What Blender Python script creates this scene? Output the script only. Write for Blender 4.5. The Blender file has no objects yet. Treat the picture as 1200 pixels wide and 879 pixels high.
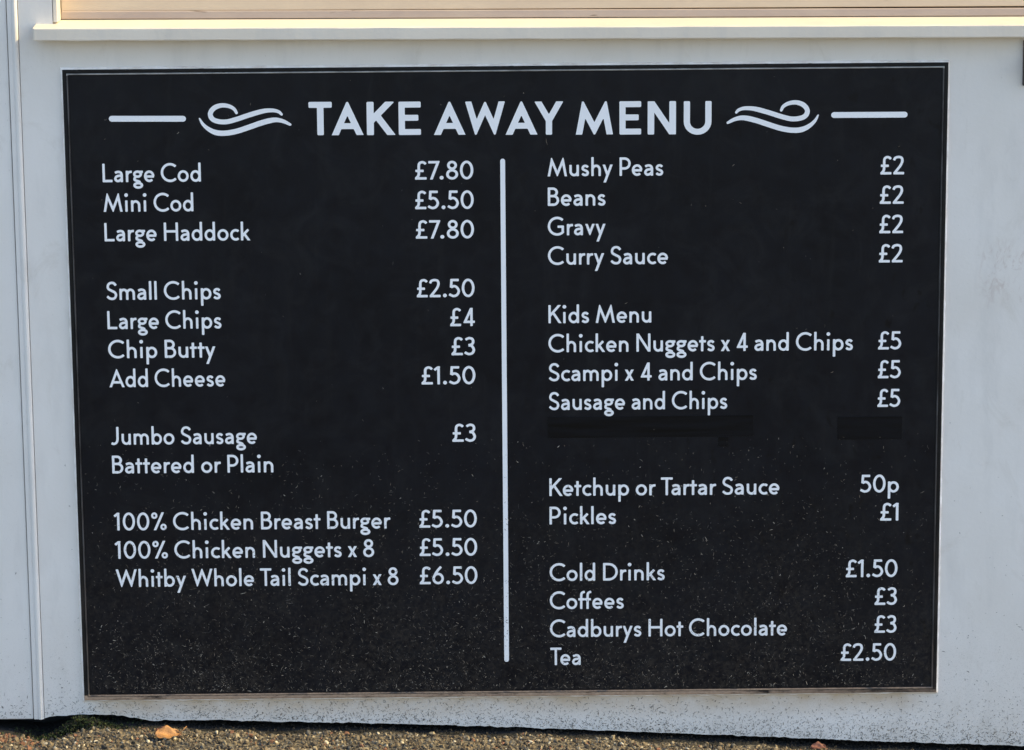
import bpy, math, random
import numpy as np
from mathutils import Matrix, Vector, noise
from mathutils.geometry import tessellate_polygon

random.seed(7); rng = np.random.default_rng(7)
S = bpy.context.scene
COL = S.collection
R = math.radians

# ------------------------------------------------------------------ camera
PITCH, YAW, ROLL = -0.2074403, 0.0066643, -0.0077002
cam = bpy.data.cameras.new('camera'); cam.sensor_width = 36; cam.lens = 3916 / 1200 * 36
cam.clip_start = .1; cam.clip_end = 400
co = bpy.data.objects.new('camera', cam); COL.objects.link(co); S.camera = co
_f = Vector((math.sin(YAW) * math.cos(PITCH), math.cos(YAW) * math.cos(PITCH), math.sin(PITCH)))
_r = Vector((math.cos(YAW), -math.sin(YAW), 0)); _u = _r.cross(_f)
_r2 = math.cos(ROLL) * _r + math.sin(ROLL) * _u; _u2 = -math.sin(ROLL) * _r + math.cos(ROLL) * _u
M4 = Matrix((_r2, _u2, -_f)).transposed().to_4x4(); M4.translation = (-0.0247654, -4.5117692, 0.9671079)
co.matrix_world = M4

# ------------------------------------------------------------------ sky and sun
SUN_EL, SUN_OFF = 40.0, 1.6          # the sun stands to the right, almost in the plane of the wall
w = bpy.data.worlds.new('World'); S.world = w; w.use_nodes = True
nt = w.node_tree; bg = nt.nodes['Background']
sky = nt.nodes.new('ShaderNodeTexSky'); sky.sky_type = 'NISHITA'; sky.sun_disc = False
sky.sun_elevation = R(SUN_EL); sky.sun_rotation = R(90 + SUN_OFF)
nt.links.new(sky.outputs[0], bg.inputs[0]); bg.inputs[1].default_value = .13
sl = bpy.data.lights.new('sun', 'SUN'); sl.energy = 2.4; sl.angle = R(.5); sl.color = (1, .80, .38)
so = bpy.data.objects.new('sun', sl); COL.objects.link(so)
_d = Vector((math.cos(R(SUN_EL)) * math.cos(R(SUN_OFF)), -math.cos(R(SUN_EL)) * math.sin(R(SUN_OFF)), math.sin(R(SUN_EL))))
so.rotation_euler = _d.to_track_quat('Z', 'Y').to_euler(); so.location = _d * 20
S.view_settings.view_transform = 'Standard'; S.view_settings.look = 'None'
S.view_settings.gamma = 1; S.view_settings.exposure = 1.4
S.view_settings.use_curve_mapping = False

# ------------------------------------------------------------------ helpers
def tag(o, label=None, cat=None, group=None, kind=None):
    if label: o['label'] = label
    if cat: o['category'] = cat
    if group: o['group'] = group
    if kind: o['kind'] = kind
    return o

def wloc(o):
    v = Vector((0, 0, 0))
    while o: v = v + o.location; o = o.parent
    return v

def empty(name, loc, **k):
    o = bpy.data.objects.new(name, None); COL.objects.link(o); o.location = loc
    o.empty_display_size = .05
    return tag(o, **k)

def obj(name, verts, faces, mats, parent=None, mi=None, smooth=False):
    """one mesh object; verts are given in world space"""
    me = bpy.data.meshes.new(name)
    p = wloc(parent) if parent else Vector((0, 0, 0))
    V = np.asarray(verts, float) - np.array(p)
    me.from_pydata(V.tolist(), [], [tuple(int(i) for i in f) for f in faces])
    for m in (mats if isinstance(mats, (list, tuple)) else [mats]): me.materials.append(m)
    if mi is not None: me.polygons.foreach_set('material_index', np.asarray(mi, np.int32))
    if smooth: me.polygons.foreach_set('use_smooth', np.ones(len(me.polygons), bool))
    me.update()
    o = bpy.data.objects.new(name, me); COL.objects.link(o)
    if parent: o.parent = parent
    return o

class MB:
    def __init__(s): s.v = []; s.f = []; s.m = []
    def add(s, v, f, m=0):
        n = len(s.v); s.v += [tuple(p) for p in v]; s.f += [tuple(i + n for i in q) for q in f]; s.m += [m] * len(f)
    def box(s, x0, x1, y0, y1, z0, z1, b=0, m=0, rot=0, piv=None):
        """box with chamfered edges (b)"""
        if b <= 0:
            v = [(x, y, z) for x in (x0, x1) for y in (y0, y1) for z in (z0, z1)]
            f = [(0, 1, 3, 2), (4, 6, 7, 5), (0, 4, 5, 1), (2, 3, 7, 6), (0, 2, 6, 4), (1, 5, 7, 3)]
        else:
            import bmesh
            bm = bmesh.new(); bmesh.ops.create_cube(bm, size=1)
            for q in bm.verts:
                q.co = ((x0 + x1) / 2 + q.co.x * (x1 - x0), (y0 + y1) / 2 + q.co.y * (y1 - y0), (z0 + z1) / 2 + q.co.z * (z1 - z0))
            bmesh.ops.bevel(bm, geom=bm.edges[:], offset=b, segments=2, affect='EDGES', profile=.5)
            bm.verts.index_update()
            v = [tuple(q.co) for q in bm.verts]; f = [[q.index for q in p.verts] for p in bm.faces]; bm.free()
        if rot:
            px, pz = piv; c, q = math.cos(rot), math.sin(rot)
            v = [(px + (x - px) * c - (z - pz) * q, y, pz + (x - px) * q + (z - pz) * c) for x, y, z in v]
        s.add(v, f, m)
    def build(s, name, mats, parent=None, smooth=False): return obj(name, s.v, s.f, mats, parent, s.m, smooth)

# ------------------------------------------------------------------ materials
def mat(name, col, rough=.5, spec=.5):
    m = bpy.data.materials.new(name); m.use_nodes = True
    b = m.node_tree.nodes['Principled BSDF']
    b.inputs['Base Color'].default_value = (*col, 1); b.inputs['Roughness'].default_value = rough
    b.inputs['Specular IOR Level'].default_value = spec
    return m

class N:
    """tiny node builder working in world position"""
    def __init__(s, m):
        s.t = m.node_tree; s.b = s.t.nodes['Principled BSDF']
        g = s.t.nodes.new('ShaderNodeNewGeometry'); s.pos = g.outputs['Position']
        x = s.t.nodes.new('ShaderNodeSeparateXYZ'); s.link(s.pos, x.inputs[0]); s.x, s.y, s.z = x.outputs
    def link(s, a, b): s.t.links.new(a, b)
    def noise(s, scale, detail=3, rough=.6, dist=0, sv=(1, 1, 1), off=(0, 0, 0)):
        mp = s.t.nodes.new('ShaderNodeMapping'); s.link(s.pos, mp.inputs[0])
        mp.inputs['Scale'].default_value = sv; mp.inputs['Location'].default_value = off
        n = s.t.nodes.new('ShaderNodeTexNoise'); s.link(mp.outputs[0], n.inputs['Vector'])
        n.inputs['Scale'].default_value = scale; n.inputs['Detail'].default_value = detail
        n.inputs['Roughness'].default_value = rough; n.inputs['Distortion'].default_value = dist
        return n.outputs['Fac']
    def rng(s, v, a, b, c=0., d=1., smooth=False):
        n = s.t.nodes.new('ShaderNodeMapRange'); s.link(v, n.inputs[0])
        if smooth: n.interpolation_type = 'SMOOTHSTEP'
        for i, q in enumerate((a, b, c, d)): n.inputs[i + 1].default_value = q
        return n.outputs[0]
    def math(s, op, a, b=None):
        n = s.t.nodes.new('ShaderNodeMath'); n.operation = op
        for i, q in enumerate((a, b)):
            if q is None: continue
            if isinstance(q, (int, float)): n.inputs[i].default_value = q
            else: s.link(q, n.inputs[i])
        return n.outputs[0]
    def mix(s, f, a, b):
        n = s.t.nodes.new('ShaderNodeMix'); n.data_type = 'RGBA'
        s.link(f, n.inputs[0]) if not isinstance(f, (int, float)) else setattr(n.inputs[0], 'default_value', f)
        for i, q in ((6, a), (7, b)):
            if isinstance(q, tuple): n.inputs[i].default_value = (*q, 1)
            else: s.link(q, n.inputs[i])
        return n.outputs[2]
    def bump(s, h, strength, dist):
        n = s.t.nodes.new('ShaderNodeBump'); n.inputs['Strength'].default_value = strength
        n.inputs['Distance'].default_value = dist; s.link(h, n.inputs['Height'])
        s.link(n.outputs[0], s.b.inputs['Normal'])
    def col(s, c): s.link(c, s.b.inputs['Base Color'])

def paint(name, base=(.765, .73, .685), stain=False, rough=.42):
    m = mat(name, base, rough); n = N(m)
    c = n.mix(n.rng(n.noise(5, 4), .32, .72, 0, .9), base, tuple(q * f for q, f in zip(base, (.90, .885, .86))))           # uneven old paint
    c = n.mix(n.rng(n.noise(28, 4, sv=(1, 1, .25)), .52, .8, 0, .35), c, (.50, .48, .45))           # faint runs
    c = n.mix(n.rng(n.noise(420, 2), .70, .78, 0, .5), c, (.30, .27, .23))                         # tiny specks
    low = n.rng(n.z, -.30, -.52, 0, 1)
    tide = n.math('MULTIPLY', n.rng(n.z, -.455, -.525, 0, 1), n.rng(n.noise(16, 5, .7, .8), .40, .68))
    c = n.mix(n.math('MULTIPLY', tide, .38), c, (.36, .30, .22))                                   # grey-brown tide marks
    c = n.mix(n.rng(n.noise(11, 6, .72, 2.2, (1, 1, .6)), .58, .74, 0, .30), c, (.50, .45, .38))    # hand and rain smudges
    c = n.mix(n.math('MULTIPLY', low, n.rng(n.noise(900, 2), .56, .70, 0, .55)), c, (.22, .19, .15))  # splashed grit low down
    if stain:
        # brown run-off that has seeped from under the sign's bottom edge
        band = n.rng(n.z, -.447, -.482, 1, 0)
        inb = n.math('MULTIPLY', n.rng(n.x, -.60, -.57, 0, 1), n.rng(n.x, .55, .60, 1, 0))
        top = n.math('LESS_THAN', n.z, -.444)
        k = n.math('MULTIPLY', n.math('MULTIPLY', band, inb), top)
        c = n.mix(n.math('MULTIPLY', k, n.rng(n.noise(24, 5, .7, 0, (1, 1, 1.6)), .25, .65, .35, 1)), c, (.47, .35, .22))
        # scuffs right of the sign
        sc = n.math('MULTIPLY', n.rng(n.x, .64, .66, 0, 1), n.math('MULTIPLY', n.rng(n.z, .10, .13, 0, 1), n.rng(n.z, .18, .21, 1, 0)))
        c = n.mix(n.math('MULTIPLY', sc, n.rng(n.noise(70, 4, .7, 1.5, (1, 1, .5)), .50, .64, 0, .42)), c, (.46, .35, .30))
    n.col(c)
    h = n.noise(160, 4, .6)
    n.bump(h, .18, .0012)
    return m

def plain(name, col, var=.25, scale=60, rough=.6, bump=.3, bd=.002, spec=.5):
    m = mat(name, col, rough, spec); n = N(m)
    f = n.rng(n.noise(scale, 4, .65), .3, .7)
    n.col(n.mix(f, tuple(q * (1 - var) for q in col), tuple(min(1, q * (1 + var)) for q in col)))
    if bump: n.bump(n.noise(scale * 4, 3), bump, bd)
    return m

WALL = paint('white_wall_paint', stain=True)
TRIM = paint('white_trim_paint', (.76, .73, .69))
SILL = paint('white_sill_paint', (.74, .665, .56), rough=.5)
def worn(name, a, b, spots):
    m = mat(name, a, .55); n = N(m)
    c = n.mix(n.rng(n.noise(14, 5, .7, .5, (.35, 1, 1)), .35, .68), a, b)
    n.col(n.mix(n.rng(n.noise(34, 3, .6, .6, (.5, 1, 1.6)), *spots), c, (.13, .085, .055)))
    n.bump(n.noise(90, 4), .25, .001); return m
RAIL = worn('weathered_taupe_paint', (.47, .37, .295), (.39, .30, .25), (.66, .72, 0, .85))
HATCH = worn('cream_shutter_paint', (.66, .52, .365), (.58, .45, .32), (.74, .80, 0, .6))
ROOFM = plain('grey_roof_felt', (.12, .12, .12), .3, 40, .9)
VOID = plain('black_tarred_plinth', (.012, .012, .012), .3, 60, .9)

m = BOARD = mat('black_sign_face', (.012, .013, .017), .33, .2); n = N(m)
c = n.mix(n.rng(n.noise(6, 4), .35, .7, 0, 1), (.0020, .0025, .0050), (.0046, .0054, .0088))
c = n.mix(n.math('MULTIPLY', n.rng(n.noise(14, 6, .75, 1.2), .48, .72), .6), c, (.0125, .0130, .0150))            # old smears
c = n.mix(n.rng(n.noise(30, 5, .7, .3, (1, 1, .12)), .56, .75, 0, .5), c, (.0120, .0122, .0135))      # faint rain runs
spot = n.math('MULTIPLY', n.rng(n.noise(62, 3, .55, .5, (1, 1, .7)), .62, .70, 0, .85), n.rng(n.x, -.1, .5, .25, 1))
c = n.mix(spot, c, (.0015, .0015, .0025))                                            # damp spots
low = n.rng(n.z, -.12, -.43, 0, 1)
dust = n.math('MULTIPLY', low, n.math('MULTIPLY', n.rng(n.noise(140, 6, .8, .6), .44, .68, 0, .9), n.rng(n.noise(9, 4, .7), .33, .6, .25, 1)))
c = n.mix(dust, c, (.045, .037, .030))                                            # dried splash dust low down
n.col(c)
n.link(n.rng(n.noise(40, 3), .3, .7, .30, .46), n.b.inputs['Roughness'])
n.bump(n.noise(300, 2), .05, .0005)

m = FRAME = mat('black_frame_metal', (.004, .004, .005), .45, .25); n = N(m)
side = n.math('MULTIPLY', n.rng(n.z, -.1, -.44, 0, .32), n.rng(n.noise(60, 5, .7, 0, (1, 1, .25)), .42, .62))
bot = n.math('MULTIPLY', n.rng(n.z, -.4372, -.4385, 0, 1), n.rng(n.noise(45, 5, .75, 0, (.35, 1, 1.3)), .36, .50, .0, 1))
fade = n.rng(n.x, .30, .52, 1, .45)
c = n.mix(side, (.004, .004, .005), (.085, .068, .058))
c = n.mix(n.math('MULTIPLY', bot, fade), c, n.mix(n.noise(120, 3), (.18, .115, .075), (.54, .38, .26)))  # mud caked on the bottom rail
n.col(c); n.bump(n.noise(220, 4), .5, .0015)
n.link(n.rng(bot, 0, 1, .38, .85), n.b.inputs['Roughness'])

m = LIP = mat('worn_metal_lip', (.24, .24, .25), .35); n = N(m); n.b.inputs['Metallic'].default_value = .25
c = n.mix(n.rng(n.noise(18, 4), .35, .65), (.022, .021, .022), (.10, .10, .105))
c = n.mix(n.math('MULTIPLY', n.rng(n.z, .0, -.42, 0, .8), n.rng(n.noise(50, 4, .7, 0, (1, 1, .3)), .4, .6)), c, (.12, .095, .08))
bot = n.math('MULTIPLY', n.rng(n.z, -.4355, -.4365, 0, 1), n.rng(n.noise(60, 5, .75, 0, (.4, 1, 1)), .38, .48))
c = n.mix(n.rng(n.z, .4365, .4372, 0, 1), c, n.mix(n.rng(n.noise(30, 4), .3, .6), (.22, .22, .22), (.5, .5, .5)))  # top run lighter: light on its upward face put into the colour
n.col(n.mix(bot, c, n.mix(n.noise(140, 3), (.14, .10, .075), (.44, .33, .24))))
m = SEAL = mat('old_white_sealant', (.62, .57, .53), .6); n = N(m)
n.col(n.mix(n.rng(n.noise(35, 4), .4, .7), (.92, .87, .82), (.68, .60, .53))); n.bump(n.noise(300, 3), .5, .001)

m = VINYL = mat('white_vinyl_letters', (.73, .76, .83), .4); n = N(m)
c = n.mix(n.rng(n.noise(9, 4), .35, .7), (.86, .855, .855), (.90, .895, .89))
n.col(n.mix(n.math('MULTIPLY', n.rng(n.z, .0, -.4, .1, .8), n.rng(n.noise(380, 3), .66, .78)), c, (.30, .28, .26)))
m = COVER = mat('black_cover_strip', (.001, .0015, .003), .36, .18); n = N(m)
n.col(n.mix(n.rng(n.noise(110, 4, .6, .4, (.06, 1, 1)), .36, .62), (.0002, .0004, .0010), (.0026, .0034, .0058)))     # streaky brushed-over black

m = GROUND = mat('worn_asphalt', (.07, .06, .05), .9); n = N(m)
v = n.t.nodes.new('ShaderNodeTexVoronoi'); n.link(n.pos, v.inputs['Vector']); v.inputs['Scale'].default_value = 150
cc = n.t.nodes.new('ShaderNodeSeparateColor'); n.link(v.outputs['Color'], cc.inputs[0])
c = n.mix(n.rng(cc.outputs[0], .2, 1), (.055, .046, .036), (.21, .175, .12))
c = n.mix(n.rng(n.noise(3, 5), .4, .7, 0, .5), c, (.06, .052, .044))
c = n.mix(n.rng(n.math('ADD', n.y, n.rng(n.noise(60, 3), 0, 1, -.01, .01)), -.016, -.010, 0, 1), c, (.010, .0095, .008)); n.col(c)   # ground darker in a ragged strip along the wall
n.bump(v.outputs['Distance'], .7, .004)

def stone(name, col): return plain(name, col, .25, 240, .85, .5, .0015, .3)
STONES = [stone('stone_tan', (0.194, 0.148, 0.092)), stone('stone_brown', (0.101, 0.077, 0.052)), stone('stone_cream', (0.317, 0.255, 0.163)),
          stone('stone_dark', (.045, .039, .032)), stone('stone_grey', (0.128, 0.114, 0.094)), stone('stone_pale', (.58, .50, .36)),
          stone('stone_rust', (.22, .107, .062))]
CLIP = [mat('dry_clipping_dim', (.070, .060, .050), .8), mat('dry_clipping_tan', (.17, .14, .108), .8),
        mat('dry_clipping_pale', (.40, .35, .28), .8)]
DARKCLIP = [mat('damp_clipping_dark', (.045, .040, .032), .8), mat('damp_clipping_brown', (.14, .115, .085), .8)]
MOSS = [plain('moss_dark', (.012, .018, .006), .4, 200, 1), plain('moss_green', (.030, .045, .010), .4, 200, 1),
        plain('moss_soil', (.020, .016, .011), .4, 200, 1)]
LEAFM = plain('golden_dry_leaf', (.42, .20, .065), .22, 90, .6, .5, .0015)
LEAFB = plain('brown_dry_leaf', (.19, .072, .045), .3, 90, .7, .5, .0015)
STEELD = plain('dark_weathered_metal', (.035, .03, .027), .35, 60, .55)

# ------------------------------------------------------------------ ground
GX = np.array([-40, -1.5, -.80, -.74, -.70, -.665, -.635, -.605, -.57, -.53, -.48, -.36, -.18, 0, .18, .36, .54, .73, 1.0, 1.6, 2.5, 40.])
GZ = np.array([-.47, -.472, -.482, -.486, -.492, -.499, -.494, -.482, -.4815, -.4835, -.487, -.4905, -.495, -.4995, -.508, -.5205, -.530, -.540, -.548, -.565, -.58, -.58])
GZ0 = np.interp(GX, [-40, -1.5, -.6, 0, .7, 1.6, 2.5, 40], [-.47, -.474, -.487, -.5, -.5385, -.565, -.58, -.58])
def ground_z(x, y):
    x = np.asarray(x, float); y = np.asarray(y, float)
    a = np.interp(x, GX, GZ); b = np.interp(x, GX, GZ0)
    k = np.exp(-np.maximum(0, -y - .03) / .06)
    lumps = .0016 * np.sin(x * 61 + 1.3 * np.sin(y * 40)) * np.sin(y * 53 + 2) + .0012 * np.sin(x * 23 + y * 31)
    return b + (a - b) * k + lumps * np.exp(-np.abs(y) / 1.5)
def axis(lo, hi, step, far):
    c = list(np.arange(lo, hi + step / 2, step)); s = step; a = hi; up = []
    while a < far: s *= 1.35; a += s; up.append(a)
    s = step; a = lo; dn = []
    while a > -far: s *= 1.35; a -= s; dn.append(a)
    return np.array(dn[::-1] + c + up)
ax, ay = axis(-1.1, 1.1, .008, 90), axis(-.5, .08, .008, 90)
XX, YY = np.meshgrid(ax, ay)
VV = np.stack([XX, YY, ground_z(XX, YY)], -1).reshape(-1, 3)
nx, ny = len(ax), len(ay)
I = (np.arange(ny - 1)[:, None] * nx + np.arange(nx - 1)).ravel()
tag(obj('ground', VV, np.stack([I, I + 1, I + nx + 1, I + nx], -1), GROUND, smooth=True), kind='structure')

# loose and embedded stones of the surface: uncountable
import bmesh
bm = bmesh.new(); bmesh.ops.create_icosphere(bm, subdivisions=1, radius=1)
ICO = np.array([q.co[:] for q in bm.verts]); ICF = np.array([[q.index for q in f.verts] for f in bm.faces]); bm.free()
def rotmats(k, full=True):
    q = rng.normal(size=(k, 4)); q /= np.linalg.norm(q, axis=1)[:, None]; a, b, c, d = q.T
    return np.stack([1 - 2 * (c * c + d * d), 2 * (b * c - a * d), 2 * (b * d + a * c), 2 * (b * c + a * d), 1 - 2 * (b * b + d * d),
                     2 * (c * d - a * b), 2 * (b * d - a * c), 2 * (c * d + a * b), 1 - 2 * (b * b + c * c)], -1).reshape(k, 3, 3)
K = 42000
sx = rng.uniform(-1.0, 1.05, K); sy = -.006 - .40 * rng.random(K) ** 1.15
keep = sy < -.012 + .006 * np.sin(sx * 70) * np.sin(sx * 23 + 1); sx, sy = sx[keep], sy[keep]; K = len(sx)
rad = (.0011 + .0028 * rng.random(K) ** 1.3) * np.where(rng.random(K) < .06, 1.5, 1)
loc = ICO[None] * rng.uniform(.60, 1.38, (K, 12, 1)) * np.stack([np.ones(K), rng.uniform(.6, 1, K), rng.uniform(.45, .8, K)], -1)[:, None]
loc = np.einsum('kij,kvj->kvi', rotmats(K), loc) * rad[:, None, None]
loc += np.stack([sx, sy, ground_z(sx, sy) + rad * rng.uniform(-.35, .5, K)], -1)[:, None]
F = (ICF[None] + 12 * np.arange(K)[:, None, None]).reshape(-1, 3)
mi = rng.choice(7, K, p=[.31, .27, .11, .13, .12, .03, .03])
mi = np.where((sx < -.66) & (sy > -.06) & (rng.random(K) < .45), 6, mi)
tag(obj('gravel', loc.reshape(-1, 3), F, STONES, mi=np.repeat(mi, 20)),
    'small tan and brown stones worn out of the asphalt along the foot of the white wall', 'gravel', kind='stuff')

# ------------------------------------------------------------------ kiosk
kiosk = empty('kiosk', (0, .005, -.5), label='white painted takeaway kiosk with a projecting sill above its black menu sign', cat='kiosk')
YW = .005                       # front face of the painted wall
TILT = -.0048                   # the woodwork runs slightly down to the right
def tz(x, z): return z + TILT * x
WB = np.array([(-.6575, -.4722), (-.648, -.4700), (-.60, -.4665), (-.552, -.4685), (-.53, -.4725), (-.504, -.4777), (-.43, -.4765), (-.36, -.4792), (-.18, -.4845),
               (0, -.4915), (.18, -.5005), (.36, -.5095), (.54, -.519), (.73, -.527), (1.2, -.536), (2.5, -.566)])
xs = np.concatenate([np.arange(-.6572, -.6112, .0035), [-.61101, -.61100], np.arange(-.6075, .9, .0035), np.arange(.9, 2.5, .05), [2.5]])
zb = np.interp(xs, WB[:, 0], WB[:, 1]) + np.array([noise.noise((x * 38, 0, 0)) * .0016 + noise.noise((x * 120, 3, 0)) * .0013 for x in xs])
mb = MB(); zt = [1.850 if x <= -.611005 else tz(x, .495) for x in xs]; k = len(xs)
V = [(x, YW, z) for x, z in zip(xs, zt)] + [(x, YW, z) for x, z in zip(xs, zb)] + [(x, YW + .03, z) for x, z in zip(xs, zb)] + [(x, YW + .03, z) for x, z in zip(xs, zt)]
Fc = []
for i in range(k - 1):
    for a in range(4):
        b = (a + 1) % 4; Fc.append((a * k + i, b * k + i, b * k + i + 1, a * k + i + 1))
Fc += [(0, 3 * k, 2 * k, k), (k - 1, 2 * k - 1, 3 * k - 1, 4 * k - 1)]
obj('wall', V, Fc, WALL, kiosk)
# left pier beside the opening, wall above it
mb = MB(); mb.box(2.32, 2.5, YW, YW + .03, .4985, 1.85); mb.box(-.6565, 2.5, YW, YW + .03, 1.8503, 2.1)
obj('upper_wall', mb.v, mb.f, WALL, kiosk)
# panel left of the cover moulding
mb = MB(); mb.box(-1.9, -.6732, YW + .0006, YW + .03, -.4735, 2.1, .0015); mb.build('side_panel', TRIM, kiosk)
# cover moulding: flat fillet with a rounded bead on its right-hand side
prof = [(-.6722, YW + .0285), (-.6722, YW - .0008), (-.6716, YW - .0016), (-.6672, YW - .0018), (-.6664, YW - .0014), (-.6655, YW - .0022),
        (-.6640, YW - .0034), (-.6618, YW - .0038), (-.6598, YW - .0030), (-.6583, YW - .0010), (-.6579, YW + .001), (-.6579, YW + .0285)]
zs = [-.4728, -.2, .1, .4, .8, 1.4, 2.1]
V = [(x, y, z) for z in zs for x, y in prof]; q = len(prof); Fc = []
for j in range(len(zs) - 1):
    for i in range(q):
        a = j * q + i; b = j * q + (i + 1) % q; Fc.append((a, b, b + q, a + q))
Fc += [tuple(range(q))[::-1], tuple((len(zs) - 1) * q + i for i in range(q))]
obj('cover_moulding', V, Fc, TRIM, kiosk)
# window sill: sloping board with a rounded nosing
SX0, SX1 = -.6335, 2.36
prof = [(-.0305, .4845), (-.0310, .4858), (-.0310, .5000), (-.0300, .5012), (-.0280, .5016), (.0405, .5056), (.0405, .4853), (YW - .001, .4849)]
xs2 = np.concatenate([[SX0, SX0 + .002], np.arange(-.6, 1.0, .02), [1.6, SX1]])
V = []
for i, x in enumerate(xs2):
    for j, (y, z) in enumerate(prof):
        wob = (noise.noise((x * 22, j * 3.1, 0)) * .0006 if j < 5 else 0)
        ins = .0012 if i == 0 else 0
        V.append((x, y + (ins if j < 3 else 0), tz(x, z) + wob))
q = len(prof); Fc = []
for i in range(len(xs2) - 1):
    for j in range(q):
        a = i * q + j; b = i * q + (j + 1) % q; Fc.append((a, a + q, b + q, b))
Fc += [tuple(range(q)), tuple((len(xs2) - 1) * q + i for i in range(q))[::-1]]
# (the part of the sill left of the opening must stop at the wall face: pier overlaps it from behind)
obj('window_sill', V, Fc, SILL, kiosk)
# opening: side jamb, bottom rail, shutter
mb = MB(); mb.box(-.6103, -.6040, YW - .0005, .039, tz(-.6, .5055), 1.849, .0012); mb.build('jamb', SILL, kiosk)
mb = MB(); mb.box(-.6035, 2.316, .0375, .060, .5065, .5172, .0012, rot=TILT, piv=(0, .51)); mb.build('bottom_rail', RAIL, kiosk)
mb = MB(); mb.box(-.6035, 2.316, .0405, .062, .5180, 1.848, .001, rot=TILT * .6, piv=(0, .518))
mb.build('shutter', HATCH, kiosk)
# body, plinth and roof behind the front
mb = MB(); mb.box(-1.88, 2.49, .070, 2.1, -.40, 2.09); mb.build('body', TRIM, kiosk)
mb = MB(); mb.box(-1.86, 2.47, .068, .10, -.66, -.401); mb.build('plinth', VOID, kiosk)
mb = MB(); mb.box(-1.95, 2.56, .02, 2.2, 2.102, 2.16, .004); mb.build('roof', ROOFM, kiosk)

# dark fitting screwed to the wall at the right
fit_ = empty('wall_bracket', (.72, YW, .44), label='dark metal bracket fixed to the white wall right of the menu sign, under the sill', cat='bracket')
mb = MB(); mb.box(.7012, .735, YW - .006, YW - .0003, .412, .474, .0015); mb.build('backing_plate', STEELD, fit_)
mb = MB(); mb.box(.706, .728, YW - .030, YW - .0063, .4305, .4365, .001); mb.box(.706, .728, YW - .030, YW - .025, .4368, .452, .001); mb.build('hook', STEELD, fit_)
for z in (.420, .466):
    a = [2 * math.pi * i / 10 for i in range(10)]
    V = [(.717 + .0035 * math.cos(t), YW - .0062, z + .0035 * math.sin(t)) for t in a] + [(.717 + .0025 * math.cos(t), YW - .0085, z + .0025 * math.sin(t)) for t in a]
    obj('screw', V, [(i, (i + 1) % 10, 10 + (i + 1) % 10, 10 + i) for i in range(10)] + [tuple(range(10, 20))], STEELD, fit_)

# ------------------------------------------------------------------ menu sign
BW, BH = 1.2, .8896
board = empty('menu_sign', (0, YW, -BH / 2), label='large black takeaway menu sign with white lettering in two columns', cat='menu board')
YP = .0018                      # face of the black panel
mb = MB(); mb.box(-BW / 2 + .0075, BW / 2 - .0075, YP, YW + .02, -BH / 2 + .0075, BH / 2 - .0075); mb.build('panel', BOARD, board)
def ring(prof, wob=0, seed=0, seg=1):
    """closed mitred moulding round the sign; prof = (inset from the outer edge, y)"""
    cs = [(-1, 1), (1, 1), (1, -1), (-1, -1)]; st = []
    for i in range(4):
        a, b = cs[i], cs[(i + 1) % 4]
        for t in range(seg): u = t / seg; st.append((a[0] + (b[0] - a[0]) * u, a[1] + (b[1] - a[1]) * u, a, b))
    V = []
    for k_, (u, v, a, b) in enumerate(st):
        for j, (d, y) in enumerate(prof):
            wv = noise.noise((u * 40 + seed, v * 40, j * 1.7)) * wob
            x = u * (BW / 2 - d - wv) if abs(u) == 1 else u * (BW / 2)
            z = v * (BH / 2 - d - wv) if abs(v) == 1 else v * (BH / 2)
            V.append((x, y - abs(wv) * .6, z))
    q = len(prof); m_ = len(st)
    Fc = [(i * q + j, ((i + 1) % m_) * q + j, ((i + 1) % m_) * q + (j + 1) % q, i * q + (j + 1) % q) for i in range(m_) for j in range(q)]
    return V, Fc
V, Fc = ring([(0, YW + .004), (0, .0006), (.0008, 0), (.0046, 0), (.0050, .0012), (.0052, .0030), (.0052, YW + .004)])
fr = obj('frame', V, Fc, FRAME, board)
V, Fc = ring([(.0053, YW + .003), (.0053, .0004), (.0058, -.0002), (.0066, -.0002), (.0071, .0004), (.0074, .0017), (.0074, YW + .003)])
obj('inner_lip', V, Fc, LIP, fr)
V, Fc = ring([(-.0028, YW + .0015), (-.0026, YW - .0010), (-.0014, YW - .0024), (.0003, YW - .0034), (.0004, YW + .0015)], .0011, 5, 160)
obj('sealant', V, Fc, SEAL, fr)

# ---- lettering: a monoline sans drawn with strokes, outlined by a distance field
def arc(cx, cy, rx, ry, a0, a1, k=26):
    return [(cx + rx * math.cos(R(a0 + (a1 - a0) * i / k)), cy + ry * math.sin(R(a0 + (a1 - a0) * i / k))) for i in range(k + 1)]
def cat(P, k=7):
    P = [np.array(p, float) for p in P]; Q = [2 * P[0] - P[1]] + P + [2 * P[-1] - P[-2]]; o = []
    for i in range(1, len(Q) - 2):
        for t in range(k):
            t /= k; a, b, c_, d = Q[i - 1:i + 3]
            o.append(.5 * (2 * b + (c_ - a) * t + (2 * a - 5 * b + 4 * c_ - d) * t * t + (3 * b - a - 3 * c_ + d) * t ** 3))
    return [tuple(p) for p in o] + [tuple(P[-1])]
def seg_dist(px, py, a, b):
    dx, dy = b[0] - a[0], b[1] - a[1]; L = dx * dx + dy * dy + 1e-12
    t = np.clip(((px - a[0]) * dx + (py - a[1]) * dy) / L, 0, 1)
    return np.hypot(px - a[0] - t * dx, py - a[1] - t * dy), t
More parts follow.
